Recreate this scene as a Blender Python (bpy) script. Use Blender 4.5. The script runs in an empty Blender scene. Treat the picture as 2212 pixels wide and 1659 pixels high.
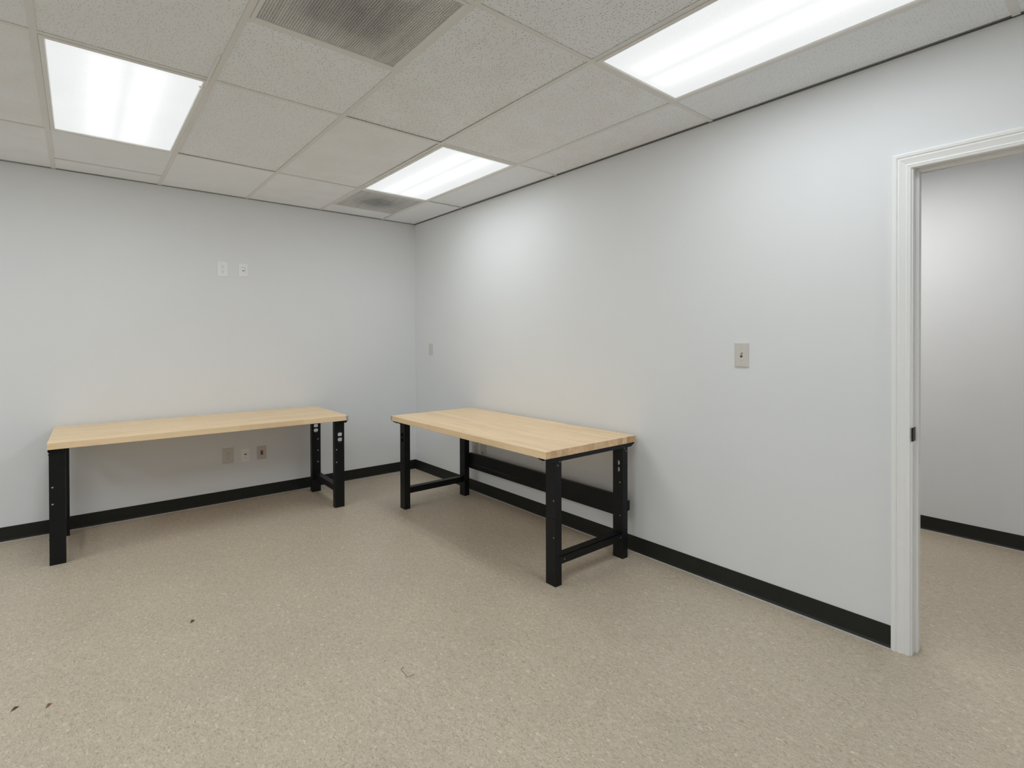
import bpy, bmesh, math, random
from mathutils import Matrix, Vector
random.seed(7)
sc = bpy.context.scene
COL = sc.collection

# ------------------------------------------------------------------ camera, world, exposure
CAM = (-2.6752, -4.8513, 1.3280)
YAW, PITCH, ROLL, FPX = 0.6952, -0.0071, -0.0025, 1133.93
f_ = Vector((math.sin(YAW)*math.cos(PITCH), math.cos(YAW)*math.cos(PITCH), math.sin(PITCH)))
r0 = Vector((math.cos(YAW), -math.sin(YAW), 0)); u0 = r0.cross(f_)
r_ = math.cos(ROLL)*r0 + math.sin(ROLL)*u0; u_ = -math.sin(ROLL)*r0 + math.cos(ROLL)*u0
cd = bpy.data.cameras.new('camera'); cam = bpy.data.objects.new('camera', cd); COL.objects.link(cam)
cd.sensor_fit = 'HORIZONTAL'; cd.sensor_width = 36; cd.lens = 36*FPX/2212
cd.shift_x = -10.53/2212; cd.shift_y = -86.43/2212
cd.clip_start = 0.02
m = Matrix((r_, u_, -f_)).transposed().to_4x4(); m.translation = Vector(CAM)
cam.matrix_world = m; sc.camera = cam

w = bpy.data.worlds.new('world'); sc.world = w; w.use_nodes = True
w.node_tree.nodes['Background'].inputs[0].default_value = (0.02, 0.02, 0.02, 1)
w.node_tree.nodes['Background'].inputs[1].default_value = 0.0
sc.view_settings.view_transform = 'Standard'; sc.view_settings.look = 'None'
sc.view_settings.gamma = 1; sc.view_settings.use_curve_mapping = False
sc.view_settings.exposure = 0.0
TUBE = 24.0            # emission of the tube bands behind the prismatic lenses
TUBE_FILL = 40.0          # added unseen fixtures, brighter to even out the wall light
HALL = 16.0
sc.cycles.max_bounces = 12; sc.cycles.diffuse_bounces = 8

# ------------------------------------------------------------------ dimensions
H = 2.524            # underside of the ceiling grid
T = 0.6096
EX, DY = 0.3657, 0.8816
XL, YF = -6.40, -7.40   # left wall, front wall (behind the camera)
XG = [-EX - k*T for k in range(10)]           # grid lines running away from the back wall: E D C B A ...
YG = [-DY - 2*k*T for k in range(6)]          # main cross lines
HX = 1.855; WT = 0.118                        # hallway far wall, wall thickness
DY0, DY1, DZ = -4.222, -5.137, 2.041          # door opening casing inner edges

# ------------------------------------------------------------------ helpers
def link(o, parent=None):
    COL.objects.link(o)
    if parent is not None: o.parent = parent
    return o
def obj(name, bm, mats, parent=None, smooth=False):
    me = bpy.data.meshes.new(name)
    bmesh.ops.recalc_face_normals(bm, faces=bm.faces[:])
    bm.to_mesh(me); bm.free()
    for mm in (mats if isinstance(mats, (list, tuple)) else [mats]): me.materials.append(mm)
    if smooth:
        for p in me.polygons: p.use_smooth = True
    return link(bpy.data.objects.new(name, me), parent)
def dup(o, parent=None, loc=None):
    c = o.copy(); link(c, parent)
    if loc is not None: c.location = loc
    return c
def empty(name, loc, rz=0):
    o = bpy.data.objects.new(name, None); link(o); o.location = loc; o.rotation_euler = (0, 0, rz)
    o.empty_display_size = 0.1
    return o
def tag(o, label, cat, group=None):
    o['label'] = label; o['category'] = cat
    if group: o['group'] = group
    return o
def struct(o): o['kind'] = 'structure'; return o
def bx(bm, a, b, mi=0, bev=0):
    xs = sorted((a[0], b[0])); ys = sorted((a[1], b[1])); zs = sorted((a[2], b[2]))
    v = [bm.verts.new((x, y, z)) for x in xs for y in ys for z in zs]
    F = []
    for q in ((0,1,3,2),(4,6,7,5),(0,4,5,1),(2,3,7,6),(0,2,6,4),(1,5,7,3)):
        fc = bm.faces.new([v[i] for i in q]); fc.material_index = mi; F.append(fc)
    if bev:
        es = list({e for fc in F for e in fc.edges})
        bmesh.ops.bevel(bm, geom=es, offset=bev, segments=1, affect='EDGES', profile=0.5)
    return F
def cyl(bm, c, r, h, axis='y', n=14, mi=0):
    """closed cylinder from c along axis by h"""
    ax = {'x': 0, 'y': 1, 'z': 2}[axis]; a, b = [i for i in range(3) if i != ax]
    rings = []
    for t in (0, h):
        ring = []
        for k in range(n):
            p = [0, 0, 0]; p[ax] = c[ax] + t
            p[a] = c[a] + r*math.cos(2*math.pi*k/n); p[b] = c[b] + r*math.sin(2*math.pi*k/n)
            ring.append(bm.verts.new(p))
        rings.append(ring)
    for k in range(n):
        fc = bm.faces.new((rings[0][k], rings[0][(k+1)%n], rings[1][(k+1)%n], rings[1][k])); fc.material_index = mi
    for rg in rings: bm.faces.new(rg).material_index = mi
def prism(bm, pts, axis, a, b, mi=0):
    """extrude a 2D polygon along an axis; pts in the two remaining axes, ascending order"""
    ax = {'x': 0, 'y': 1, 'z': 2}[axis]; i, j = [k for k in range(3) if k != ax]
    R = []
    for t in (a, b):
        ring = []
        for p in pts:
            q = [0, 0, 0]; q[ax] = t; q[i] = p[0]; q[j] = p[1]; ring.append(bm.verts.new(q))
        R.append(ring)
    n = len(pts)
    for k in range(n): bm.faces.new((R[0][k], R[0][(k+1)%n], R[1][(k+1)%n], R[1][k])).material_index = mi
    for rg in R: bm.faces.new(rg).material_index = mi
def holed_plate(outer, holes, thick):
    """mesh of a plate in the XY plane with real holes, extruded +-thick/2 in Z"""
    cu = bpy.data.curves.new('tmp', 'CURVE'); cu.dimensions = '2D'; cu.fill_mode = 'BOTH'; cu.extrude = thick/2
    for loop in [outer] + holes:
        s = cu.splines.new('POLY'); s.points.add(len(loop)-1); s.use_cyclic_u = True
        for k, p in enumerate(loop): s.points[k].co = (p[0], p[1], 0, 1)
    o = bpy.data.objects.new('tmp', cu); COL.objects.link(o)
    dg = bpy.context.evaluated_depsgraph_get()
    me = bpy.data.meshes.new_from_object(o.evaluated_get(dg))
    bpy.data.objects.remove(o); bpy.data.curves.remove(cu)
    return me

# ------------------------------------------------------------------ materials
def srgb(r, g, b):
    f = lambda c: (c/255)/12.92 if c <= 10 else (((c/255)+0.055)/1.055)**2.4
    return (f(r), f(g), f(b), 1)
class NT:
    def __init__(s, name):
        s.m = bpy.data.materials.new(name); s.m.use_nodes = True; s.t = s.m.node_tree
        s.b = s.t.nodes['Principled BSDF']
    def n(s, typ, **kw):
        x = s.t.nodes.new(typ)
        for k, v in kw.items():
            if k.startswith('i_'): x.inputs[k[2:].replace('_', ' ')].default_value = v
            else: setattr(x, k, v)
        return x
    def l(s, a, b): s.t.links.new(a, b)
    def math(s, op, a, b=None, clamp=False):
        x = s.t.nodes.new('ShaderNodeMath'); x.operation = op; x.use_clamp = clamp
        for i, v in enumerate((a, b)):
            if v is None: continue
            if isinstance(v, (int, float)): x.inputs[i].default_value = v
            else: s.l(v, x.inputs[i])
        return x.outputs[0]
    def mix(s, fac, a, b, mode='MIX'):
        x = s.t.nodes.new('ShaderNodeMix'); x.data_type = 'RGBA'; x.blend_type = mode
        for i, v in ((0, fac), (6, a), (7, b)):
            if isinstance(v, (int, float, tuple)): x.inputs[i].default_value = v
            else: s.l(v, x.inputs[i])
        return x.outputs[2]
    def ramp(s, fac, stops, interp='LINEAR'):
        x = s.t.nodes.new('ShaderNodeValToRGB'); x.color_ramp.interpolation = interp
        e = x.color_ramp.elements
        while len(e) < len(stops): e.new(0.5)
        for k, (p, c) in enumerate(stops): e[k].position = p; e[k].color = c
        s.l(fac, x.inputs[0]); return x.outputs[0]
    def bump(s, h, dist, strength=1.0):
        x = s.n('ShaderNodeBump'); x.inputs['Distance'].default_value = dist; x.inputs['Strength'].default_value = strength
        s.l(h, x.inputs['Height']); s.l(x.outputs[0], s.b.inputs['Normal'])
    def noise(s, vec, scale, detail=3, rough=0.5):
        x = s.n('ShaderNodeTexNoise'); x.inputs['Scale'].default_value = scale
        x.inputs['Detail'].default_value = detail; x.inputs['Roughness'].default_value = rough
        if vec is not None: s.l(vec, x.inputs['Vector'])
        return x
def simple(name, col, rough=0.5, metal=0.0, spec=0.5, noise=None, bump=None):
    t = NT(name); t.b.inputs['Roughness'].default_value = rough; t.b.inputs['Metallic'].default_value = metal
    t.b.inputs['Specular IOR Level'].default_value = spec
    co = t.n('ShaderNodeTexCoord').outputs['Object']
    sc_, amt = noise or (30, 0.05)
    nz = t.noise(co, sc_, 3)
    lo = tuple(c*(1-amt) for c in col[:3])+(1,); hi = tuple(min(1, c*(1+amt)) for c in col[:3])+(1,)
    t.l(t.mix(nz.outputs[0], lo, hi), t.b.inputs['Base Color'])
    if bump: t.bump(t.noise(co, bump[0], 2).outputs[0], bump[1])
    return t.m

M = {}
def wall_mat(name, col):
    t = NT(name); t.b.inputs['Roughness'].default_value = 0.62; t.b.inputs['Specular IOR Level'].default_value = 0.25
    g = t.n('ShaderNodeNewGeometry').outputs['Position']
    n1 = t.noise(g, 1.3, 2); n2 = t.noise(g, 260, 2)
    c = t.mix(n1.outputs[0], tuple(x*0.975 for x in col[:3])+(1,), tuple(x*1.025 for x in col[:3])+(1,))
    t.l(c, t.b.inputs['Base Color']); t.bump(n2.outputs[0], 0.0006, 0.35)
    return t.m
M['wall'] = wall_mat('wall_paint_pale_grey', (0.78, 0.797, 0.815, 1))
M['trimw'] = simple('white_semigloss_paint', (0.87, 0.875, 0.875, 1), 0.35, noise=(4, 0.02))
M['base'] = simple('charcoal_vinyl_base', (0.018, 0.019, 0.0165, 1), 0.45, spec=0.25, noise=(8, 0.12))
M['caulk'] = simple('pale_grey_adhesive', (0.46, 0.445, 0.42, 1), 0.7, noise=(20, 0.25))
M['steel'] = simple('black_powder_coat', (0.005, 0.006, 0.0072, 1), 0.42, spec=0.28, noise=(60, 0.15), bump=(900, 0.0002))
M['bolt'] = simple('dull_zinc_bolt', (0.22, 0.22, 0.22, 1), 0.35, metal=0.8)
M['cap'] = simple('pale_grey_corner', (0.42, 0.43, 0.42, 1), 0.5)
M['tee'] = simple('grid_enamel', (0.74, 0.745, 0.74, 1), 0.5, noise=(5, 0.03))
M['lframe'] = simple('fixture_white_enamel', (0.78, 0.78, 0.77, 1), 0.35, noise=(5, 0.02))
M['plenum'] = simple('plenum_dark', (0.05, 0.05, 0.05, 1), 0.9)
M['whiteplastic'] = simple('white_plastic', (0.86, 0.87, 0.87, 1), 0.3, noise=(10, 0.02))
M['beige'] = simple('almond_plastic', (0.63, 0.605, 0.57, 1), 0.35, noise=(10, 0.03))
M['greyplastic'] = simple('grey_beige_plastic', (0.56, 0.545, 0.54, 1), 0.4, noise=(10, 0.03))
M['slot'] = simple('dark_slot', (0.02, 0.02, 0.018, 1), 0.7)
M['orange'] = simple('orange_jack_surround', (0.45, 0.18, 0.08, 1), 0.5)
M['bronze'] = simple('dark_bronze', (0.03, 0.028, 0.026, 1), 0.35, metal=0.7)
M['scrap'] = simple('brown_scrap', (0.10, 0.075, 0.05, 1), 0.8, noise=(200, 0.4))
M['scrap2'] = simple('reddish_scrap', (0.22, 0.13, 0.10, 1), 0.8, noise=(200, 0.4))
M['cut'] = simple('cut_line', (0.15, 0.115, 0.07, 1), 0.8, noise=(300, 0.4))

# speckled sheet floor
t = NT('speckled_beige_vinyl'); t.b.inputs['Roughness'].default_value = 0.42; t.b.inputs['Specular IOR Level'].default_value = 0.32
g = t.n('ShaderNodeNewGeometry').outputs['Position']
gs = t.n('ShaderNodeVectorMath', operation='MULTIPLY'); t.l(g, gs.inputs[0]); gs.inputs[1].default_value = (1.1, 0.66, 1)
dn = t.noise(g, 40, 3)
vm = t.n('ShaderNodeVectorMath', operation='MULTIPLY_ADD'); t.l(dn.outputs['Color'], vm.inputs[0]); vm.inputs[1].default_value = (0.025, 0.025, 0); t.l(gs.outputs[0], vm.inputs[2])
v1 = t.n('ShaderNodeTexVoronoi'); v1.inputs['Scale'].default_value = 110; t.l(vm.outputs[0], v1.inputs['Vector'])
s1 = t.n('ShaderNodeSeparateColor'); t.l(v1.outputs['Color'], s1.inputs[0])
FB = (0.53, 0.462, 0.37)
def fl(k, tint=(1, 1, 1)): return tuple(FB[i]*k*tint[i] for i in range(3))+(1,)
c1 = t.ramp(s1.outputs[0], [(0.0, fl(0.93)), (0.12, fl(0.97, (1, 1, .98))), (0.40, fl(1.0)), (0.66, fl(1.02, (1.02, 1, 1))), (0.86, fl(1.05, (1, 1.01, 1.03))), (0.97, fl(1.17, (1, 1.0, 1.05)))], 'CONSTANT')
v2 = t.n('ShaderNodeTexVoronoi'); v2.inputs['Scale'].default_value = 260; t.l(vm.outputs[0], v2.inputs['Vector'])
s2 = t.n('ShaderNodeSeparateColor'); t.l(v2.outputs['Color'], s2.inputs[0])
c2 = t.ramp(s2.outputs[1], [(0.0, (0.74, 0.72, 0.68, 1)), (0.12, (0.92, 0.92, 0.90, 1)), (0.4, (1, 1, 1, 1)), (0.75, (1.07, 1.06, 1.05, 1)), (0.93, (1.2, 1.18, 1.16, 1))], 'CONSTANT')
c = t.mix(0.85, c1, c2, 'MULTIPLY')
hf = t.noise(g, 420, 2, 0.7)
c = t.mix(0.75, c, t.ramp(hf.outputs[0], [(0.3, (0.76, 0.75, 0.73, 1)), (0.7, (1.20, 1.20, 1.19, 1))]), 'MULTIPLY')
nl = t.noise(g, 2.2, 3)
c = t.mix(0.5, c, t.ramp(nl.outputs[0], [(0.3, (0.93, 0.93, 0.93, 1)), (0.7, (1.06, 1.05, 1.04, 1))]), 'MULTIPLY')
t.l(c, t.b.inputs['Base Color'])
t.bump(t.noise(g, 330, 2).outputs[0], 0.0006, 0.4)
M['floor'] = t.m

# fissured ceiling panel; obj.color r = pit amount
t = NT('fissured_ceiling_panel'); t.b.inputs['Roughness'].default_value = 0.9; t.b.inputs['Specular IOR Level'].default_value = 0.1
oi = t.n('ShaderNodeObjectInfo')
tc = t.n('ShaderNodeTexCoord').outputs['Object']
off = t.n('ShaderNodeVectorMath', operation='MULTIPLY_ADD'); cx = t.n('ShaderNodeCombineXYZ')
t.l(oi.outputs['Random'], cx.inputs[0]); t.l(oi.outputs['Random'], cx.inputs[1])
t.l(cx.outputs[0], off.inputs[0]); off.inputs[1].default_value = (37, 53, 0); t.l(tc, off.inputs[2])
P0 = off.outputs[0]
fl2 = t.n('ShaderNodeVectorMath', operation='MULTIPLY'); t.l(P0, fl2.inputs[0]); fl2.inputs[1].default_value = (1, 1, 0)
P0 = fl2.outputs[0]
oc = t.n('ShaderNodeSeparateColor'); t.l(oi.outputs['Color'], oc.inputs[0])
wn = t.noise(P0, 90, 2)
wv = t.n('ShaderNodeVectorMath', operation='MULTIPLY_ADD'); t.l(wn.outputs['Color'], wv.inputs[0]); wv.inputs[1].default_value = (0.003, 0.003, 0); t.l(P0, wv.inputs[2])
def pits(scale, length, width, thr):
    v = t.n('ShaderNodeTexVoronoi'); v.voronoi_dimensions = '2D'; v.inputs['Scale'].default_value = scale
    t.l(wv.outputs[0], v.inputs['Vector'])
    # Position output is in input space
    d = t.n('ShaderNodeVectorMath', operation='SUBTRACT'); t.l(wv.outputs[0], d.inputs[0]); t.l(v.outputs['Position'], d.inputs[1])
    s = t.n('ShaderNodeSeparateColor'); t.l(v.outputs['Color'], s.inputs[0])
    ro = t.n('ShaderNodeVectorRotate'); ro.rotation_type = 'Z_AXIS'
    t.l(d.outputs[0], ro.inputs['Vector']); t.l(t.math('MULTIPLY', s.outputs[0], 6.283), ro.inputs['Angle'])
    sx = t.n('ShaderNodeSeparateXYZ'); t.l(ro.outputs[0], sx.inputs[0])
    a = t.math('DIVIDE', sx.outputs[0], length); b = t.math('DIVIDE', sx.outputs[1], width)
    dist = t.math('ADD', t.math('MULTIPLY', a, a), t.math('MULTIPLY', b, b))
    inside = t.math('SUBTRACT', 1.0, dist, True)
    inside = t.math('MULTIPLY', inside, 2.5, True)
    pres = t.math('LESS_THAN', s.outputs[1], thr)
    return t.math('MULTIPLY', inside, pres)
pa = pits(82, 0.0037, 0.00115, 0.40)
pb = pits(105, 0.0015, 0.0011, 0.28)
pit = t.math('MAXIMUM', pa, t.math('MULTIPLY', pb, 0.7))
pit = t.math('MULTIPLY', pit, oc.outputs[0])
n1 = t.noise(P0, 3.0, 3); n2 = t.noise(P0, 420, 2)
base = t.mix(n1.outputs[0], (0.83, 0.865, 0.91, 1), (0.87, 0.905, 0.95, 1))
base = t.mix(t.math('MULTIPLY', n2.outputs[0], 0.05), base, (0.5, 0.5, 0.48, 1))
sm = t.mix(t.math('MULTIPLY', oc.outputs[1], t.ramp(t.noise(P0, 5, 3).outputs[0], [(0.35, (0, 0, 0, 1)), (0.7, (1, 1, 1, 1))])), base, (0.80, 0.79, 0.785, 1))
t.l(t.mix(t.math('MULTIPLY', pit, 0.86), sm, (0.05, 0.05, 0.045, 1)), t.b.inputs['Base Color'])
hh = t.math('SUBTRACT', t.math('MULTIPLY', n2.outputs[0], 0.08), pit)
t.bump(hh, 0.0012, 0.6)
M['panel'] = t.m

# butcher block
def wood(name, tint, end=False):
    t = NT(name); t.b.inputs['Roughness'].default_value = 0.38; t.b.inputs['Specular IOR Level'].default_value = 0.35
    oi = t.n('ShaderNodeObjectInfo'); tc = t.n('ShaderNodeTexCoord').outputs['Object']
    cx = t.n('ShaderNodeCombineXYZ'); t.l(oi.outputs['Random'], cx.inputs[0])
    of = t.n('ShaderNodeVectorMath', operation='MULTIPLY_ADD'); t.l(cx.outputs[0], of.inputs[0]); of.inputs[1].default_value = (43, 0, 0); t.l(tc, of.inputs[2])
    # lengths glued end to end
    sx = t.n('ShaderNodeSeparateXYZ'); t.l(of.outputs[0], sx.inputs[0])
    seg = t.math('FLOOR', t.math('MULTIPLY', sx.outputs[0], 2.3))
    wnz = t.n('ShaderNodeTexWhiteNoise', noise_dimensions='2D'); cb = t.n('ShaderNodeCombineXYZ')
    t.l(seg, cb.inputs[0]); t.l(oi.outputs['Random'], cb.inputs[1]); t.l(cb.outputs[0], wnz.inputs['Vector'])
    st = t.n('ShaderNodeVectorMath', operation='MULTIPLY'); t.l(of.outputs[0], st.inputs[0])
    st.inputs[1].default_value = (60, 60, 60) if end else (2.2, 38, 38)
    gr = t.noise(st.outputs[0], 1.0, 5, 0.6)
    k = lambda s, a=(1, 1, 1): tuple(tint[i]*s*a[i] for i in range(3))+(1,)
    if end:
        b0 = t.ramp(wnz.outputs[0], [(0, k(0.62, (1, .92, .82))), (0.4, k(0.86)), (0.8, k(1.02)), (1, k(0.72, (1, .9, .78)))])
        gg = t.ramp(gr.outputs[0], [(0.35, (0.78, 0.72, 0.66, 1)), (0.6, (1, 1, 1, 1))])
        t.l(t.mix(0.8, b0, gg, 'MULTIPLY'), t.b.inputs['Base Color'])
    else:
        b0 = t.ramp(wnz.outputs[0], [(0, k(0.94, (1, .985, .96))), (0.35, k(0.985)), (0.75, k(1.015)), (1, k(1.04, (1, 1.005, 1.03)))])
        gg = t.ramp(gr.outputs[0], [(0.32, (0.88, 0.83, 0.76, 1)), (0.5, (0.98, 0.975, 0.96, 1)), (0.68, (1.03, 1.03, 1.03, 1))])
        c = t.mix(0.8, b0, gg, 'MULTIPLY')
        # occasional darker heartwood streak
        st2 = t.n('ShaderNodeVectorMath', operation='MULTIPLY'); t.l(of.outputs[0], st2.inputs[0]); st2.inputs[1].default_value = (3.5, 30, 30)
        hs = t.ramp(t.noise(st2.outputs[0], 1.0, 2).outputs[0], [(0.66, (0, 0, 0, 1)), (0.74, (1, 1, 1, 1))])
        t.l(t.mix(t.math('MULTIPLY', hs, 0.35), c, k(0.66, (1, .82, .66))), t.b.inputs['Base Color'])
    return t.m
WOODT = (0.90, 0.685, 0.435)
M['wood'] = wood('maple_butcher_block', WOODT)
M['woodend'] = wood('maple_end_grain', (0.88, 0.63, 0.39), True)

# dusty perforated grille, shaded duct opening painted into the same patch; obj.color: r = roundness of the dust patch, g = strength, b = patch size
t = NT('dusty_perforated_metal_duct_dark'); t.b.inputs['Roughness'].default_value = 0.6
oi = t.n('ShaderNodeObjectInfo'); oc = t.n('ShaderNodeSeparateColor'); t.l(oi.outputs['Color'], oc.inputs[0])
tc = t.n('ShaderNodeTexCoord').outputs['Object']
nn = t.noise(tc, 6, 3)
wv = t.n('ShaderNodeVectorMath', operation='MULTIPLY_ADD'); t.l(nn.outputs['Color'], wv.inputs[0]); wv.inputs[1].default_value = (0.10, 0.10, 0); t.l(tc, wv.inputs[2])
sb = t.n('ShaderNodeVectorMath', operation='SUBTRACT'); t.l(wv.outputs[0], sb.inputs[0]); sb.inputs[1].default_value = (0.05, 0.05, 0)
sx = t.n('ShaderNodeSeparateXYZ'); t.l(sb.outputs[0], sx.inputs[0])
ax, ay = t.math('ABSOLUTE', sx.outputs[0]), t.math('ABSOLUTE', sx.outputs[1])
sq = t.math('MAXIMUM', ax, ay)
rd = t.math('SQRT', t.math('ADD', t.math('MULTIPLY', ax, ax), t.math('MULTIPLY', ay, ay)))
dd = t.math('ADD', t.math('MULTIPLY', rd, oc.outputs[0]), t.math('MULTIPLY', sq, t.math('SUBTRACT', 1.0, oc.outputs[0])))
dust_duct_dark = t.ramp(t.math('DIVIDE', dd, oc.outputs[2]), [(0.0, (1, 1, 1, 1)), (0.12, (0.8, 0.8, 0.8, 1)), (0.45, (0.72, 0.72, 0.72, 1)), (0.62, (0.3, 0.3, 0.3, 1)), (1.0, (0.0, 0.0, 0.0, 1))])
st = t.n('ShaderNodeVectorMath', operation='MULTIPLY'); t.l(tc, st.inputs[0]); st.inputs[1].default_value = (30, 3, 1)
stn = t.ramp(t.noise(st.outputs[0], 1, 3).outputs[0], [(0.3, (0.8, 0.8, 0.8, 1)), (0.7, (1.1, 1.1, 1.1, 1))])
cc = t.mix(t.math('MULTIPLY', dust_duct_dark, oc.outputs[1]), (0.60, 0.61, 0.61, 1), (0.19, 0.195, 0.195, 1))
t.l(t.mix(0.8, cc, stn, 'MULTIPLY'), t.b.inputs['Base Color'])
M['grille'] = t.m

# prismatic lens: dim part shows the falloff away from the tubes; the tube bands carry the light
def lens_dim():
    t = NT('lit_prismatic_lens'); t.t.nodes.remove(t.b)
    tc = t.n('ShaderNodeTexCoord').outputs['Object']; sx = t.n('ShaderNodeSeparateXYZ'); t.l(tc, sx.inputs[0])
    ax = t.math('ABSOLUTE', sx.outputs[0]); ay = t.math('ABSOLUTE', sx.outputs[1])
    dx = t.math('MAXIMUM', t.math('SUBTRACT', t.math('ABSOLUTE', t.math('SUBTRACT', ax, TBX)), TBW/2), 0.0)
    dy = t.math('MAXIMUM', t.math('SUBTRACT', ay, TBL/2), 0.0)
    d = t.math('SQRT', t.math('ADD', t.math('MULTIPLY', dx, dx), t.math('MULTIPLY', dy, dy)))
    e = t.math('POWER', 2.718, t.math('MULTIPLY', t.math('DIVIDE', d, 0.040), -1.0))
    oi = t.n('ShaderNodeObjectInfo')
    nz = t.noise(tc, 3.0, 2)
    pr = t.n('ShaderNodeTexVoronoi'); pr.inputs['Scale'].default_value = 160; t.l(tc, pr.inputs['Vector'])
    b = t.math('ADD', 0.80, t.math('MULTIPLY', nz.outputs[0], 0.08))
    b = t.math('ADD', b, t.math('MULTIPLY', pr.outputs['Distance'], 0.05))
    s = t.math('ADD', b, t.math('MULTIPLY', e, 0.30))
    em = t.n('ShaderNodeEmission'); em.inputs[0].default_value = (0.985, 1.0, 0.995, 1); t.l(s, em.inputs[1])
    t.l(em.outputs[0], t.t.nodes['Material Output'].inputs[0]); return t.m
TBX, TBW, TBL = 0.080, 0.048, 1.02
M['lens'] = lens_dim()
def band(name, s, c=(0.925, 0.98, 1.01, 1)):
    t = NT(name); t.t.nodes.remove(t.b); em = t.n('ShaderNodeEmission')
    em.inputs[0].default_value = c; em.inputs[1].default_value = s
    t.l(em.outputs[0], t.t.nodes['Material Output'].inputs[0]); return t.m
M['band'] = band('lit_tube_band', TUBE)
M['band_fill'] = band('added_fill_tube_band', TUBE_FILL)
M['hallband'] = band('lit_tube_band_hallway', HALL, (1, 0.98, 0.95, 1))

# ------------------------------------------------------------------ setting
bm = bmesh.new(); bx(bm, (XL-.12, YF-.12, -.1), (HX+.12, .12, 0)); floor = struct(obj('floor', bm, M['floor']))
def strip2d(bm, p, q, wd, z0, z1):
    p = Vector(p); q = Vector(q); d = (q-p).normalized(); n = Vector((-d.y, d.x))*wd/2
    v = [bm.verts.new((a.x, a.y, z)) for z in (z0, z1) for a in (p-n, q-n, q+n, p+n)]
    for k in range(4): bm.faces.new((v[k], v[(k+1)%4], v[4+(k+1)%4], v[4+k]))
    bm.faces.new(v[4:]); bm.faces.new(v[:4])
bm = bmesh.new()
for a, b in (((-1.685, -2.928), (-1.689, -2.990)), ((-1.689, -2.990), (-1.660, -2.992)), ((-1.685, -2.928), (-1.668, -2.922))):
    strip2d(bm, a, b, 0.0022, -0.0005, 0.0006)
o = obj('cut_mark', bm, M['cut'], floor); o['label'] = 'fine brown square-cornered cut line in the vinyl'

bm = bmesh.new(); bx(bm, (XL-.12, 0, 0), (0, .12, H+.25)); wb = struct(obj('wall_back', bm, M['wall']))
bm = bmesh.new(); bx(bm, (XL-.12, YF, 0), (XL, 0, H+.25)); struct(obj('wall_left', bm, M['wall']))
bm = bmesh.new(); bx(bm, (XL-.12, YF-.12, 0), (HX+.12, YF, H+.25)); struct(obj('wall_front', bm, M['wall']))
bm = bmesh.new()
J = 0.024
bx(bm, (0, DY0+J, 0), (WT, .12, H+.25)); bx(bm, (0, YF, 0), (WT, DY1-J, H+.25)); bx(bm, (0, DY1-J, DZ+J), (WT, DY0+J, H+.25))
wr = struct(obj('wall_right', bm, M['wall']))
bm = bmesh.new(); bx(bm, (HX, YF, 0), (HX+.12, -1.5, H+.25)); struct(obj('wall_hallway', bm, M['wall']))
bm = bmesh.new(); bx(bm, (WT, -1.5, 0), (HX+.12, -1.38, H+.25)); struct(obj('wall_hallway_end', bm, M['wall']))

# ceiling: dark deck above the room, plain slab over the hallway
bm = bmesh.new()
bx(bm, (XL-.12, YF-.12, H+.22), (HX+.12, .12, H+.27))
bx(bm, (WT, YF, H), (HX, -1.5, H+.02), 1)
ceil = struct(obj('ceiling', bm, [M['plenum'], M['wall']]))

# grid
def tee(name, x0, y0, x1, y1):
    bm = bmesh.new(); wv_ = 0.012
    if abs(x0-x1) < 1e-6:
        bx(bm, (x0-wv_, y0, H), (x0+wv_, y1, H+.0015)); bx(bm, (x0-.0015, y0, H+.0015), (x0+.0015, y1, H+.035))
    else:
        bx(bm, (x0, y0-wv_, H), (x1, y0+wv_, H+.0015)); bx(bm, (x0, y0-.0015, H+.0015), (x1, y0+.0015, H+.035))
    return obj(name, bm, M['tee'], ceil)
for x in XG: tee('main_runner', x, YF, x, -0.001)
xs = [0.0] + XG + [XL]
half = {('x', 3, 0), ('x', 1, 0)}
spots_half = []   # (col, y) extra two-foot tees
for k in range(len(xs)-1):
    a, b = xs[k], xs[k+1]
    a2 = a - (0.012 if k else 0.001); b2 = b + (0.012 if k < len(xs)-2 else 0)
    for y in YG: tee('cross_tee', b2, y, a2, y)
COLN = {'W': 0, 'DE': 1, 'CD': 2, 'BC': 3, 'AB': 4, 'L': 5, 'LL': 6, 'LLL': 7}
def half_tee(col, y): tee('cross_tee', xs[col+1]+.012, y, xs[col]-.012, y); spots_half.append((col, y))
half_tee(1, -DY+T); half_tee(4, -DY+T); half_tee(3, YG[1]-T)

# ceiling panels
pmesh = {}
def panel(x0, x1, y0, y1, pit, smudge=0.0, tilt=0):
    wx, wy = round(x1-x0-.008, 4), round(y1-y0-.008, 4)
    if (wx, wy) not in pmesh:
        bm = bmesh.new(); bx(bm, (-wx/2, -wy/2, 0), (wx/2, wy/2, .015), bev=.0015)
        o = obj('ceiling_panel', bm, M['panel'], ceil); pmesh[(wx, wy)] = o
    else: o = dup(pmesh[(wx, wy)], ceil)
    o.location = ((x0+x1)/2, (y0+y1)/2, H+.0025 + abs(tilt)*0.002)
    o.rotation_euler = (tilt*0.0028, abs(tilt)*0.002*random.choice((-1, 1)), 0)
    o.color = (pit, smudge, 0, 1)
LIGHTS = [(1, YG[1], YG[0]), (4, YG[1], YG[0]), (1, YG[3], YG[2]), (4, YG[3], YG[2]), (7, YG[3], YG[2]), (7, YG[1], YG[0]), (9, YG[1], YG[0]), (9, YG[3], YG[2]), (1, YG[5], YG[4])]  # the later entries are unseen fixtures added as fill light
VENTS = [(3, YG[2], YG[1]-T), (1, YG[0], -DY+T)]
rows = [0.0] + YG + [YF]
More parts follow.
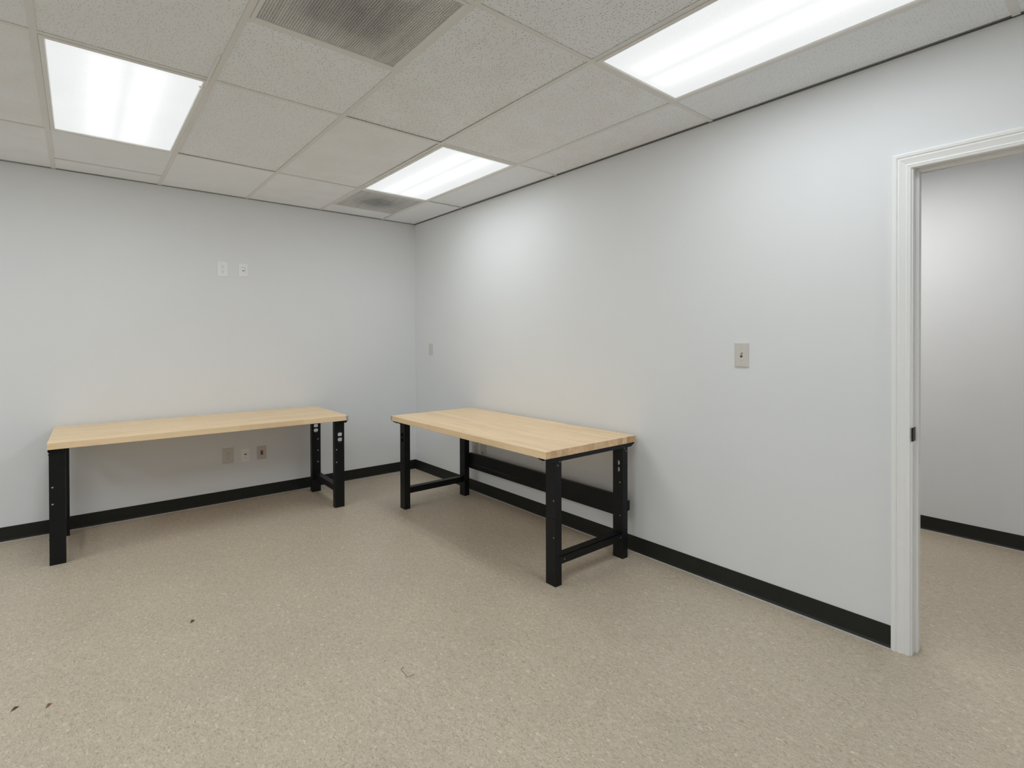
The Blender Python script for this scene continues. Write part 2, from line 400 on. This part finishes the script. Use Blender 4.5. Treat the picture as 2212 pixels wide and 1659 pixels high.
for k in range(len(xs)-1):
    for j in range(len(rows)-1):
        cuts = [rows[j]] + sorted([y for c_, y in spots_half if c_ == k and rows[j+1] < y < rows[j]], reverse=True) + [rows[j+1]]
        for q in range(len(cuts)-1):
            y1, y0 = cuts[q], cuts[q+1]; x1, x0 = xs[k], xs[k+1]
            occ = any(c_ == k and abs(a-y0) < .01 and abs(b-y1) < .01 for c_, a, b in LIGHTS+VENTS)
            if occ: continue
            if j == 0: pit = 0.12
            elif j == 1: pit = {0: .35, 2: .25, 3: .65, 5: .2}.get(k, .4)
            elif j == 2: pit = {0: .6, 1: .75, 2: 1.0, 3: .85, 4: .6, 5: .3}.get(k, .5)
            else: pit = 0.9 if k else 0.45
            pit = pit
            yy1 = y1 - (.012 if j == 0 and q == 0 else 0); xx1 = x1 - (.012 if k == 0 else 0)
            tl = {(2, 2): 1, (2, 1): -1, (0, 1): 1, (3, 1): 1, (1, 0): -1, (5, 2): -1}.get((k, j), 0)
            panel(x0, xx1, y0, yy1, pit, 0.5 if (k == 5 and j == 0) or random.random() < .3 else 0.15, tl)

# dark strips painted for the shaded gap where walls meet the ceiling panels
M['edge_shade_back'] = simple('grey_edge_shade', (0.34, 0.34, 0.33, 1), 0.8, noise=(3, 0.6))
M['edge_shade_right'] = simple('dark_edge_shade', (0.13, 0.125, 0.115, 1), 0.8, noise=(3, 0.4))
bm = bmesh.new(); bx(bm, (XL, -.006, H-.0025), (-.006, 0, H+.002)); struct(obj('gap_shade_1', bm, M['edge_shade_back']))
bm = bmesh.new(); bx(bm, (-.006, YF, H-.0025), (0, 0, H+.002)); struct(obj('gap_shade_2', bm, M['edge_shade_right']))

# baseboards
BH = 0.096
def baseboard(name, p, q, nrm):
    """p,q wall points, nrm = direction into the room"""
    prof = [(0, 0), (.013, 0), (.0125, .002), (.008, .006), (.0045, .012), (.0038, .02), (.0035, BH-.002), (.0025, BH), (0, BH)]
    bm = bmesh.new(); R = []
    for e in (p, q): R.append([bm.verts.new((e[0]+nrm[0]*a, e[1]+nrm[1]*a, z)) for a, z in prof])
    n = len(prof)
    for k in range(n): bm.faces.new((R[0][k], R[0][(k+1)%n], R[1][(k+1)%n], R[1][k]))
    for r in R: bm.faces.new(r)
    o = struct(obj(name, bm, M['base']))
    bm = bmesh.new(); R = []
    for e in (p, q): R.append([bm.verts.new((e[0]+nrm[0]*a, e[1]+nrm[1]*a, z)) for a, z in ((.009, 0), (.019, 0), (.0175, .0022), (.0128, .0035))])
    for k in range(4): bm.faces.new((R[0][k], R[0][(k+1)%4], R[1][(k+1)%4], R[1][k]))
    for r in R: bm.faces.new(r)
    c = obj('adhesive_line', bm, M['caulk'], o); c['label'] = 'thin pale grey adhesive line along the foot of the base'
    return o
baseboard('baseboard_back', (XL, 0), (0, 0), (0, -1))
baseboard('baseboard_right', (0, 0), (0, DY0+.067), (-1, 0))
baseboard('baseboard_right_rear', (0, DY1-.067), (0, YF), (-1, 0))
baseboard('baseboard_left', (XL, 0), (XL, YF), (1, 0))
baseboard('baseboard_front', (XL, YF), (0, YF), (0, 1))
baseboard('baseboard_hallway', (HX, -1.5), (HX, YF), (-1, 0))

# door frame: jamb is the structure, casings, stop and strike plate its parts
JR = 0.005
bm = bmesh.new()
bx(bm, (-.001, DY0-JR, 0), (WT+.001, DY0+J-.002, DZ+J), 0); bx(bm, (-.001, DY1-J+.002, 0), (WT+.001, DY1+JR, DZ+J), 0)
bx(bm, (-.001, DY1+JR, DZ+JR), (WT+.001, DY0-JR, DZ+J), 0)
door = struct(obj('door_1', bm, M['trimw']))
def casing(x0, sgn):
    prof = [(0, 0), (0, .006), (.003, .0095), (.010, .011), (.013, .0125), (.016, .0095), (.019, .0088), (.028, .0115), (.036, .014), (.040, .0155),
            (.043, .0118), (.047, .0118), (.050, .0165), (.060, .018), (.065, .017), (.067, .013), (.067, 0)]
    bm = bmesh.new(); st = []
    for (fy, fz) in (('L', 0), ('L', 1), ('R', 1), ('R', 0)):
        ring = []
        for u, th in prof:
            y = DY0+u if fy == 'L' else DY1-u; z = 0 if fz == 0 else DZ+u
            ring.append(bm.verts.new((x0+sgn*th, y, z)))
        st.append(ring)
    n = len(prof)
    for a, b in zip(st, st[1:]):
        for k in range(n): bm.faces.new((a[k], a[(k+1)%n], b[(k+1)%n], b[k]))
    bm.faces.new(st[0]); bm.faces.new(st[-1])
    return obj('casing', bm, M['trimw'], door)
casing(0, -1); casing(WT, 1)
bm = bmesh.new()
sx0, sx1, sp = .040, .074, .011
bx(bm, (sx0, DY0-JR-sp, 0), (sx1, DY0-JR+.001, DZ+JR), bev=.0015); bx(bm, (sx0, DY1+JR-.001, 0), (sx1, DY1+JR+sp, DZ+JR), bev=.0015)
bx(bm, (sx0, DY1+JR+sp, DZ+JR-sp), (sx1, DY0-JR-sp, DZ+JR+.001), bev=.0015)
obj('door_stop', bm, M['trimw'], door)
bm = bmesh.new()
prof = [(-.012, -.001), (-.004, -.0035), (.004, -.0022), (.034, -.0022), (.034, .0005), (-.001, .0005), (-.010, .0018)]
R = []
for z in (.901, .958):
    R.append([bm.verts.new((a, DY0-JR+b, z)) for a, b in prof])
n = len(prof)
for k in range(n): bm.faces.new((R[0][k], R[0][(k+1)%n], R[1][(k+1)%n], R[1][k]))
for r in R: bm.faces.new(r)
o = obj('strike_plate', bm, M['bronze'], door); o['label'] = 'dark bronze strike plate'

# ------------------------------------------------------------------ ceiling lights
def troffer(col, y0, y1, label, mats, visible=True):
    x1, x0 = xs[col], xs[col+1]; cx, cy = (x0+x1)/2, (y0+y1)/2
    root = empty('ceiling_light', (cx, cy, H)); tag(root, label, 'ceiling light', 'fluorescent troffers in the ceiling grid')
    hx, hy = (x1-x0)/2-.013, (y1-y0)/2-.013; fw = .021
    bm = bmesh.new()      # pressed door frame: flat border, rounded outer edge, inner lip turned up to the lens
    prof = [(0, .006), (0, -.002), (.0015, -.0035), (fw-.0035, -.0045), (fw-.0005, .0005), (fw, .0050)]
    R = [[bm.verts.new((sx_*(hx-u), sy_*(hy-u), z)) for u, z in prof] for sx_, sy_ in ((-1, -1), (1, -1), (1, 1), (-1, 1))]
    n = len(prof)
    for q in range(4):
        for k in range(n): bm.faces.new((R[q][k], R[q][(k+1)%n], R[(q+1)%4][(k+1)%n], R[(q+1)%4][k]))
    obj('frame', bm, M['lframe'], root)
    bm = bmesh.new(); bx(bm, (-hx, -hy, .012), (hx, hy, .10)); obj('housing', bm, M['lframe'], root)
    lx, ly = hx-fw+.001, hy-fw+.001
    xc = [-lx, -TBX-TBW/2, -TBX+TBW/2, TBX-TBW/2, TBX+TBW/2, lx]; yc = [-ly, -TBL/2, TBL/2, ly]
    bm = bmesh.new(); V = [[bm.verts.new((x, y, .0015)) for y in yc] for x in xc]; V2 = [[bm.verts.new((x, y, .0055)) for y in yc] for x in xc]
    for i in range(5):
        for j in range(3):
            fc = bm.faces.new((V[i][j], V[i+1][j], V[i+1][j+1], V[i][j+1])); fc.material_index = 1 if (i in (1, 3) and j == 1) else 0
            bm.faces.new((V2[i][j], V2[i][j+1], V2[i+1][j+1], V2[i+1][j])).material_index = 2
    for i in range(5):
        for j in (0, 3): bm.faces.new((V[i][j], V[i+1][j], V2[i+1][j], V2[i][j])).material_index = 2
    for j in range(3):
        for i in (0, 5): bm.faces.new((V[i][j], V[i][j+1], V2[i][j+1], V2[i][j])).material_index = 2
    obj('lens', bm, mats, root)
    return root
LM = [M['lens'], M['band'], M['whiteplastic']]; LM_FILL = [M['lens'], M['band_fill'], M['whiteplastic']]
troffer(*LIGHTS[0], 'lit ceiling light touching the grille nearest the room corner', LM)
tl = troffer(*LIGHTS[1], 'lit ceiling light at upper left, above the longer view of the back wall', LM)
troffer(*LIGHTS[2], 'lit ceiling light nearest the doorway, cut off by the top of the picture', LM)
for k, lb in ((3, 'directly above the viewer'), (4, 'left of the viewer, out of the picture'), (5, 'near the back wall, just out of the picture on the left'),
              (6, 'in the back left corner of the room'), (7, 'midway along the left wall'), (8, 'near the front wall on the doorway side')):
    troffer(*LIGHTS[k], 'added unseen fill light ' + lb, LM_FILL)
bm = bmesh.new(); bx(bm, (.272, .545, -.012), (.285, .56, -.003), bev=.002); bx(bm, (.262, .549, -.009), (.274, .556, -.005))
bx(bm, (.279, .2, -.007), (.287, .56, -.0035))
o = obj('latch', bm, M['lframe'], tl); o.location = (0, -1.075, 0)

# hallway light (gives the far wall its light; sits above the door head)
root = empty('ceiling_light', (1.0, -3.6, H)); tag(root, 'surface ceiling light in the hallway beyond the doorway', 'ceiling light')
bm = bmesh.new(); bx(bm, (-.16, -.62, -.05), (.16, .62, 0), bev=.01); obj('housing', bm, M['lframe'], root)
bm = bmesh.new(); bx(bm, (-.14, -.6, -.06), (.14, .6, -.0505)); obj('lens', bm, M['hallband'], root)

# ------------------------------------------------------------------ ceiling grilles
def grille(col, y0, y1, label, color):
    x1, x0 = xs[col], xs[col+1]; cx, cy = (x0+x1)/2, (y0+y1)/2
    root = empty('ceiling_grille', (cx, cy, H)); tag(root, label, 'air vent', 'perforated air vents in the ceiling grid')
    h = T/2-.013; fw = .016
    bm = bmesh.new()
    for a, b in (((-h, -h), (-h+fw, h)), ((h-fw, -h), (h, h)), ((-h+fw, -h), (h-fw, -h+fw)), ((-h+fw, h-fw), (h-fw, h))):
        bx(bm, (a[0], a[1], -.002), (b[0], b[1], .008), bev=.001)
    obj('frame', bm, M['tee'], root)
    bm = bmesh.new(); s = h-fw; p = .0092; n = int(2*s/p); p = 2*s/n; wd = p*.30
    for k in range(n+1):
        c_ = -s+k*p
        bx(bm, (c_-wd, -s, .0030), (c_+wd, s, .0050)); bx(bm, (-s, c_-wd, .0031), (s, c_+wd, .0049))
    o = obj('perforated_face', bm, M['grille'], root); o['kind'] = 'stuff'; o.color = color
    bm = bmesh.new()
    bx(bm, (-s, -s, .055), (-.17, s, .057)); bx(bm, (.17, -s, .055), (s, s, .057)); bx(bm, (-.17, -s, .055), (.17, -.17, .057)); bx(bm, (-.17, .17, .055), (.17, s, .057))
    for a, b in (((-s, -s), (-s+.002, s)), ((s-.002, -s), (s, s)), ((-s, -s), (s, -s+.002)), ((-s, s-.002), (s, s))):
        bx(bm, (a[0], a[1], .006), (b[0], b[1], .057))
    obj('duct_pan', bm, M['tee'], root)
    bm = bmesh.new()
    for a, b in (((-.17, -.17), (-.168, .17)), ((.168, -.17), (.17, .17)), ((-.17, -.17), (.17, -.168)), ((-.17, .168), (.17, .17))):
        bx(bm, (a[0], a[1], .057), (b[0], b[1], .2))
    bx(bm, (-.17, -.17, .198), (.17, .17, .2))
    obj('duct_neck', bm, M['plenum'], root)
    return root
grille(*VENTS[0], 'large dusty perforated ceiling grille cut off by the top edge of the picture', (0.15, 0.72, 0.28, 1))
grille(*VENTS[1], 'small-looking dusty ceiling grille beside the light nearest the room corner', (1.0, 0.85, 0.24, 1))

# ------------------------------------------------------------------ workbenches
TL, TD, TH, TT = 1.778, 0.762, 0.738, 0.040
def duplex(cx, cz):
    L = []
    for zc in (cz-.0203, cz+.0203):
        pts = []
        for k in range(28):
            a = 2*math.pi*k/28; x = .0185*math.cos(a); z = .0185*math.sin(a); z = max(-.0138, min(.0138, z))
            pts.append((cx+x, zc+z))
        L.append(pts)
    for zc in (cz-.0415, cz+.0415): L.append([(cx+.0022*math.cos(a*math.pi/4), zc+.0022*math.sin(a*math.pi/4)) for a in range(8)])
    return L
def circ(cx, cz, r, n=14): return [(cx+r*math.cos(2*math.pi*k/n), cz+r*math.sin(2*math.pi*k/n)) for k in range(n)]
LEGH = TH-TT-.004; LW, LD = .075, .047
legcache = {}
def leg_mesh(dup_on, hole_side):
    """web in local XZ at y=0 facing -y, flanges going +y; x from -LW/2 to LW/2"""
    key = (dup_on, hole_side)
    if key in legcache: return legcache[key]
    x_h = hole_side
    holes = [circ(x_h, z, .0048) for z in (.262, .362, .462)]
    if dup_on: holes += duplex(.003 if x_h < 0 else -.003, .561)
    pl_ = holed_plate([(-LW/2, .0), (LW/2, .0), (LW/2, LEGH), (-LW/2, LEGH)], holes, .0026)
    bm = bmesh.new(); bm.from_mesh(pl_); bpy.data.meshes.remove(pl_)
    bmesh.ops.transform(bm, matrix=Matrix.Rotation(math.pi/2, 4, 'X'), verts=bm.verts[:])   # (x,z)->x,z ; thickness in y
    bmesh.ops.translate(bm, vec=(0, .0013, 0), verts=bm.verts[:])
    bx(bm, (-LW/2, .002, 0), (-LW/2+.0026, LD, LEGH)); bx(bm, (LW/2-.0026, .002, 0), (LW/2, LD, LEGH))
    me = bpy.data.meshes.new('leg'); bmesh.ops.recalc_face_normals(bm, faces=bm.faces[:]); bm.to_mesh(me); bm.free()
    me.materials.append(M['steel']); legcache[key] = me
    return me
def bench(name, label, loc, rz, dup_legs, stringer, cap_side, flats):
    root = empty(name, loc, rz); tag(root, label, 'table', 'butcher-block workbenches on black steel legs')
    # top: edge-glued staves
    n = 18; sw = TD/n; proto = None; z0, z1 = TH-TT, TH
    for k in range(n):
        bm = bmesh.new()
        F = bx(bm, (-TL/2, -sw/2+.0001, -TT/2), (TL/2, sw/2-.0001, TT/2), bev=.0008 if 0 < k < n-1 else .002)
        for fc in bm.faces:
            if abs(fc.calc_center_median().x) > TL/2-.0005: fc.material_index = 1
        if proto is None or k in (n-1, 1): o = obj('stave', bm, [M['wood'], M['woodend']], root); proto = o
        else: bm.free(); o = dup(proto, root)
        o.location = (0, -TD/2+sw*(k+.5), (z0+z1)/2)
    # grey corner
    bm = bmesh.new(); s = cap_side
    bx(bm, (s*(TL/2-.017), -TD/2-.0012, z0-.0005), (s*(TL/2+.0012), -TD/2+.002, z1-.001)); bx(bm, (s*(TL/2-.002), -TD/2-.0012, z0-.0005), (s*(TL/2+.0012), -TD/2+.014, z1-.001))
    o = obj('corner_guard', bm, M['cap'], root); o['label'] = 'pale grey guard on the front corner of the top'
    # end supports under the top (bevelled channels)
    yf, yb = -TD/2+.075, TD/2-.075          # outer faces of front and back legs
    for s in (-1, 1):
        bm = bmesh.new(); xo = s*(TL/2-.002); xi = xo - s*LW
        pts = [(-TD/2+.012, z0), (TD/2-.012, z0), (TD/2-.012, z0-.008), (TD/2-.045, z0-.024), (-TD/2+.045, z0-.024), (-TD/2+.012, z0-.008)]
        prism(bm, pts, 'x', xo, xo-s*.0028); prism(bm, pts, 'x', xi+s*.006, xi+s*.0088)
        bx(bm, (min(xo, xi+s*.006), -TD/2+.012, z0-.0028), (max(xo, xi+s*.006), TD/2-.012, z0-.0001))
        obj('end_support', bm, M['steel'], root)
    # legs
    for s in (-1, 1):
        for fb in (-1, 1):
            has = (s, fb) in dup_legs
            xc_ = s*(TL/2-.004-LW/2)
            if fb == -1: hs = -s*(LW/2-.0135) if has else s*(LW/2-.0155)
            else: hs = s*(LW/2-.023)
            o = bpy.data.objects.new('leg', leg_mesh(has, round(hs, 4))); link(o, root)
            o.location = (xc_, yf if fb == -1 else yb-LD, 0)
            xo = s*(TL/2-.004)
            for (yy, zz) in ((.012, LEGH-.022), (.026, LEGH-.040)):
                yy = yf+LD-yy-.004 if fb == -1 else yb-LD+yy+.004
                zz2 = zz if fb == -1 else zz
                bm = bmesh.new(); cyl(bm, (xo, yy, zz2), .0045, s*.004, 'x', 8); obj('bolt', bm, M['bolt'], root)
    # cross bars near the floor
    for s in (-1, 1):
        bm = bmesh.new(); xo = s*(TL/2-.0030); xi = xo-s*.054; y0, y1 = yf+.026, yb-LD-.0004; zt, zb = .160, .115
        bx(bm, (xo, y0, zt-.0028), (xi, y1, zt)); bx(bm, (xo, y0, zb), (xo-s*.0028, y1, zt)); bx(bm, (xi, y0, zb), (xi+s*.0028, y1, zt))
        b_ = obj('cross_bar', bm, M['steel'], root)
        bm = bmesh.new()
        bm.free()
        for yy in (yf+.066, yb-LD-.020):
            bm = bmesh.new(); cyl(bm, (xo, yy, .137), .005, s*.004, 'x', 8); obj('bolt', bm, M['bolt'], b_)
    if stringer:
        bm = bmesh.new(); y = yb
        pts = [(y, .235), (y, .365), (y+.022, .365), (y+.022, .352), (y+.0195, .352), (y+.0195, .3625), (y+.0028, .3625), (y+.0028, .2375), (y+.0195, .2375), (y+.0195, .248), (y+.022, .248), (y+.022, .235)]
        prism(bm, pts, 'x', -TL/2+.08, TL/2-.08)
        for s in (-1, 1):
            a = s*(TL/2-.0805); b = s*(TL/2-.003)
            ptz = [(min(a, b), .0), (max(a, b), .0)]
            pv = [(a, .240), (b, .282), (b, .347), (a, .360)]
            prism(bm, pv, 'y', y+.0002, y+.003); prism(bm, [(b, .285), (b, .345), (b-s*.003, .345), (b-s*.003, .285)], 'y', y+.0002, y+.020)
        # shallow rolled rib above the lower edge
        prism(bm, [(y, .262), (y-.0025, .266), (y-.0025, .272), (y, .276)], 'x', -TL/2+.085, TL/2-.085)
        obj('stringer', bm, M['steel'], root)
    return root
bench('workbench', 'long maple-topped workbench with black steel legs standing against the back wall', (-1.927, -0.4155, 0), -0.0175,
      {(1, -1), (1, 1)}, False, 1, None)
bench('workbench', 'maple-topped workbench against the right wall with a black stringer beam between its back legs', (-0.4135, -1.940, 0), -math.pi/2,
      {(1, 1), (-1, -1)}, True, -1, None)

# ------------------------------------------------------------------ wall plates (local: x width, z height, -y out of the wall)
def plate_base(name, label, cat, x, z, wd, ht, mat, right=False, group=None, roll=0.0):
    root = empty(name, (x, 0, z) if not right else (0, x, z), 0 if not right else -math.pi/2)
    root.rotation_euler[1] = 0 if right else roll
    tag(root, label, cat, group)
    bm = bmesh.new(); F = bx(bm, (-wd/2, -.006, -ht/2), (wd/2, 0, ht/2))
    fr = [e for e in bm.edges if all(v.co.y < -.005 for v in e.verts)]
    bmesh.ops.bevel(bm, geom=fr, offset=.0045, segments=2, affect='EDGES', profile=0.6)
    obj('cover_plate', bm, mat, root)
    return root
def screw(root, x, z, mat):
    bm = bmesh.new(); cyl(bm, (x, -.0058, z), .0032, -.0012, 'y', 12); bx(bm, (x-.0026, -.0074, z-.0004), (x+.0026, -.0069, z+.0004), 1)
    obj('screw', bm, [mat, M['slot']], root)
def receptacle(root, mat):
    for zc in (-.0205, .0205):
        pts = [(.0172*math.cos(2*math.pi*k/24), zc+max(-.0138, min(.0138, .0172*math.sin(2*math.pi*k/24)))) for k in range(24)]
        bm = bmesh.new(); prism(bm, pts, 'y', -.0055, -.0078)
        bx(bm, (-.0075, -.0081, zc+.001), (-.0053, -.0077, zc+.0085), 1); bx(bm, (.0053, -.0081, zc+.002), (.0073, -.0077, zc+.0078), 1)
        cyl(bm, (0, -.0077, zc-.0065), .0026, -.0004, 'y', 10, 1)
        obj('receptacle', bm, [mat, M['slot']], root)
    screw(root, 0, 0, mat)
W_, B_ = M['whiteplastic'], M['beige']
r = plate_base('electrical_outlet', 'white duplex outlet high on the back wall, left of a white jack plate', 'outlet', -1.768, 1.917, .078, .122, W_); receptacle(r, W_)
r = plate_base('jack_plate', 'white jack plate high on the back wall, right of the white outlet', 'wall plate', -1.615, 1.920, .071, .110, W_)
bm = bmesh.new(); bx(bm, (-.017, -.0072, -.033), (.017, -.005, .033), bev=.0008); bx(bm, (-.0075, -.0076, -.0075), (.0075, -.0071, -.0015), 1); bx(bm, (-.014, -.0074, .0225), (.0135, -.0071, .024), 1)
bx(bm, (.0125, -.0074, -.02), (.0138, -.0071, .024), 1); obj('jack_insert', bm, [W_, M['slot']], r)
r = plate_base('electrical_outlet', 'almond duplex outlet low on the back wall under the long workbench', 'outlet', -1.737, .380, .084, .126, B_); receptacle(r, B_)
r = plate_base('jack_plate', 'white jack plate low on the back wall, between two darker plates under the long workbench', 'wall plate', -1.607, .368, .071, .115, W_)
bm = bmesh.new(); bx(bm, (-.017, -.0072, -.033), (.017, -.005, .033), bev=.0008); bx(bm, (-.0085, -.0077, .003), (.0085, -.0071, .012), 1); bx(bm, (-.012, -.0074, -.021), (.012, -.0071, -.020), 1)
obj('jack_insert', bm, [W_, M['slot']], r)
r = plate_base('jack_plate', 'grey plate with two stacked orange-rimmed ports low on the back wall', 'wall plate', -1.480, .372, .073, .113, M['greyplastic'])
bm = bmesh.new(); bx(bm, (-.011, -.0070, -.019), (.011, -.0055, .021), bev=.002); bx(bm, (-.006, -.0076, .006), (.005, -.0069, .014), 1); bx(bm, (-.007, -.0076, -.012), (.007, -.0069, .002), 1)
obj('port', bm, [M['orange'], M['slot']], r); screw(r, 0, .042, M['greyplastic']); screw(r, 0, -.042, M['greyplastic'])
r = plate_base('blank_plate', 'narrow-looking almond blank plate on the right wall near the room corner', 'wall plate', -.3165, 1.240, .071, .115, B_, True)
screw(r, 0, .042, B_); screw(r, 0, -.042, B_)
r = plate_base('light_switch', 'almond toggle light switch on the right wall, nearest the doorway', 'light switch', -3.490, 1.2480, .077, .128, B_, True)
screw(r, 0, .030, B_); screw(r, 0, -.030, B_)
bm = bmesh.new(); bx(bm, (-.0055, -.0064, -.0125), (.0055, -.0056, .0125), 1)
v0 = [(-.0045, -.004), (.0045, -.004), (.0045, .006), (-.0045, .006)]; v1 = [(-.0035, .009), (.0035, .009), (.0035, .015), (-.0035, .015)]
A = [bm.verts.new((x, -.006, z)) for x, z in v0]; B2 = [bm.verts.new((x, -.018, z)) for x, z in v1]
for k in range(4): bm.faces.new((A[k], A[(k+1)%4], B2[(k+1)%4], B2[k]))
bm.faces.new(B2); bm.faces.new(A)
obj('toggle', bm, [B_, M['slot']], r)
r = plate_base('electrical_outlet', 'almond duplex outlet low on the right wall behind the workbench', 'outlet', -1.062, .370, .080, .120, B_, True); receptacle(r, B_)
r = plate_base('jack_plate', 'almond jack plate low on the right wall behind the workbench stringer', 'wall plate', -1.190, .370, .080, .120, B_, True)
bm = bmesh.new(); bx(bm, (-.009, -.0072, -.022), (.009, -.005, .012), bev=.0008); bx(bm, (-.006, -.0077, -.018), (.006, -.0071, -.006), 1)
obj('jack_insert', bm, [B_, M['slot']], r)

# ------------------------------------------------------------------ bits on the floor
def scrap(x, y, r, rz, label, mat, shape):
    bm = bmesh.new()
    b = [bm.verts.new((px*r, py*r, 0.0)) for px, py in shape]; c = bm.verts.new((0.1*r, 0.3*r, r*.6))
    for k in range(len(b)): bm.faces.new((b[k], b[(k+1)%len(b)], c))
    bm.faces.new(b)
    o = obj('scrap', bm, mat); o.location = (x, y, 0.0003); o.rotation_euler = (0, 0, rz); tag(o, label, 'debris', 'dark bits on the floor'); return o
tri = [(-1, -.35), (.2, -.5), (1, -.1), (.75, .6), (.1, .2), (-.6, .05)]
lng = [(-1.2, -.1), (-.2, -.35), (.7, -.2), (1.3, .15), (.4, .3), (-.5, .2)]
scrap(-2.273, -1.964, .015, .6, 'small dark brown scrap on the floor in front of the long workbench', M['scrap'], tri)
scrap(-2.862, -2.239, .013, .7, 'thin dark sliver on the floor at the far left of the picture', M['scrap'], lng)
scrap(-2.769, -2.295, .013, .9, 'reddish brown sliver on the floor, right of the dark sliver at far left', M['scrap2'], lng)
scrap(-1.710, -2.836, .004, .2, 'tiny dark speck on the floor beside the square cut mark', M['scrap'], tri)
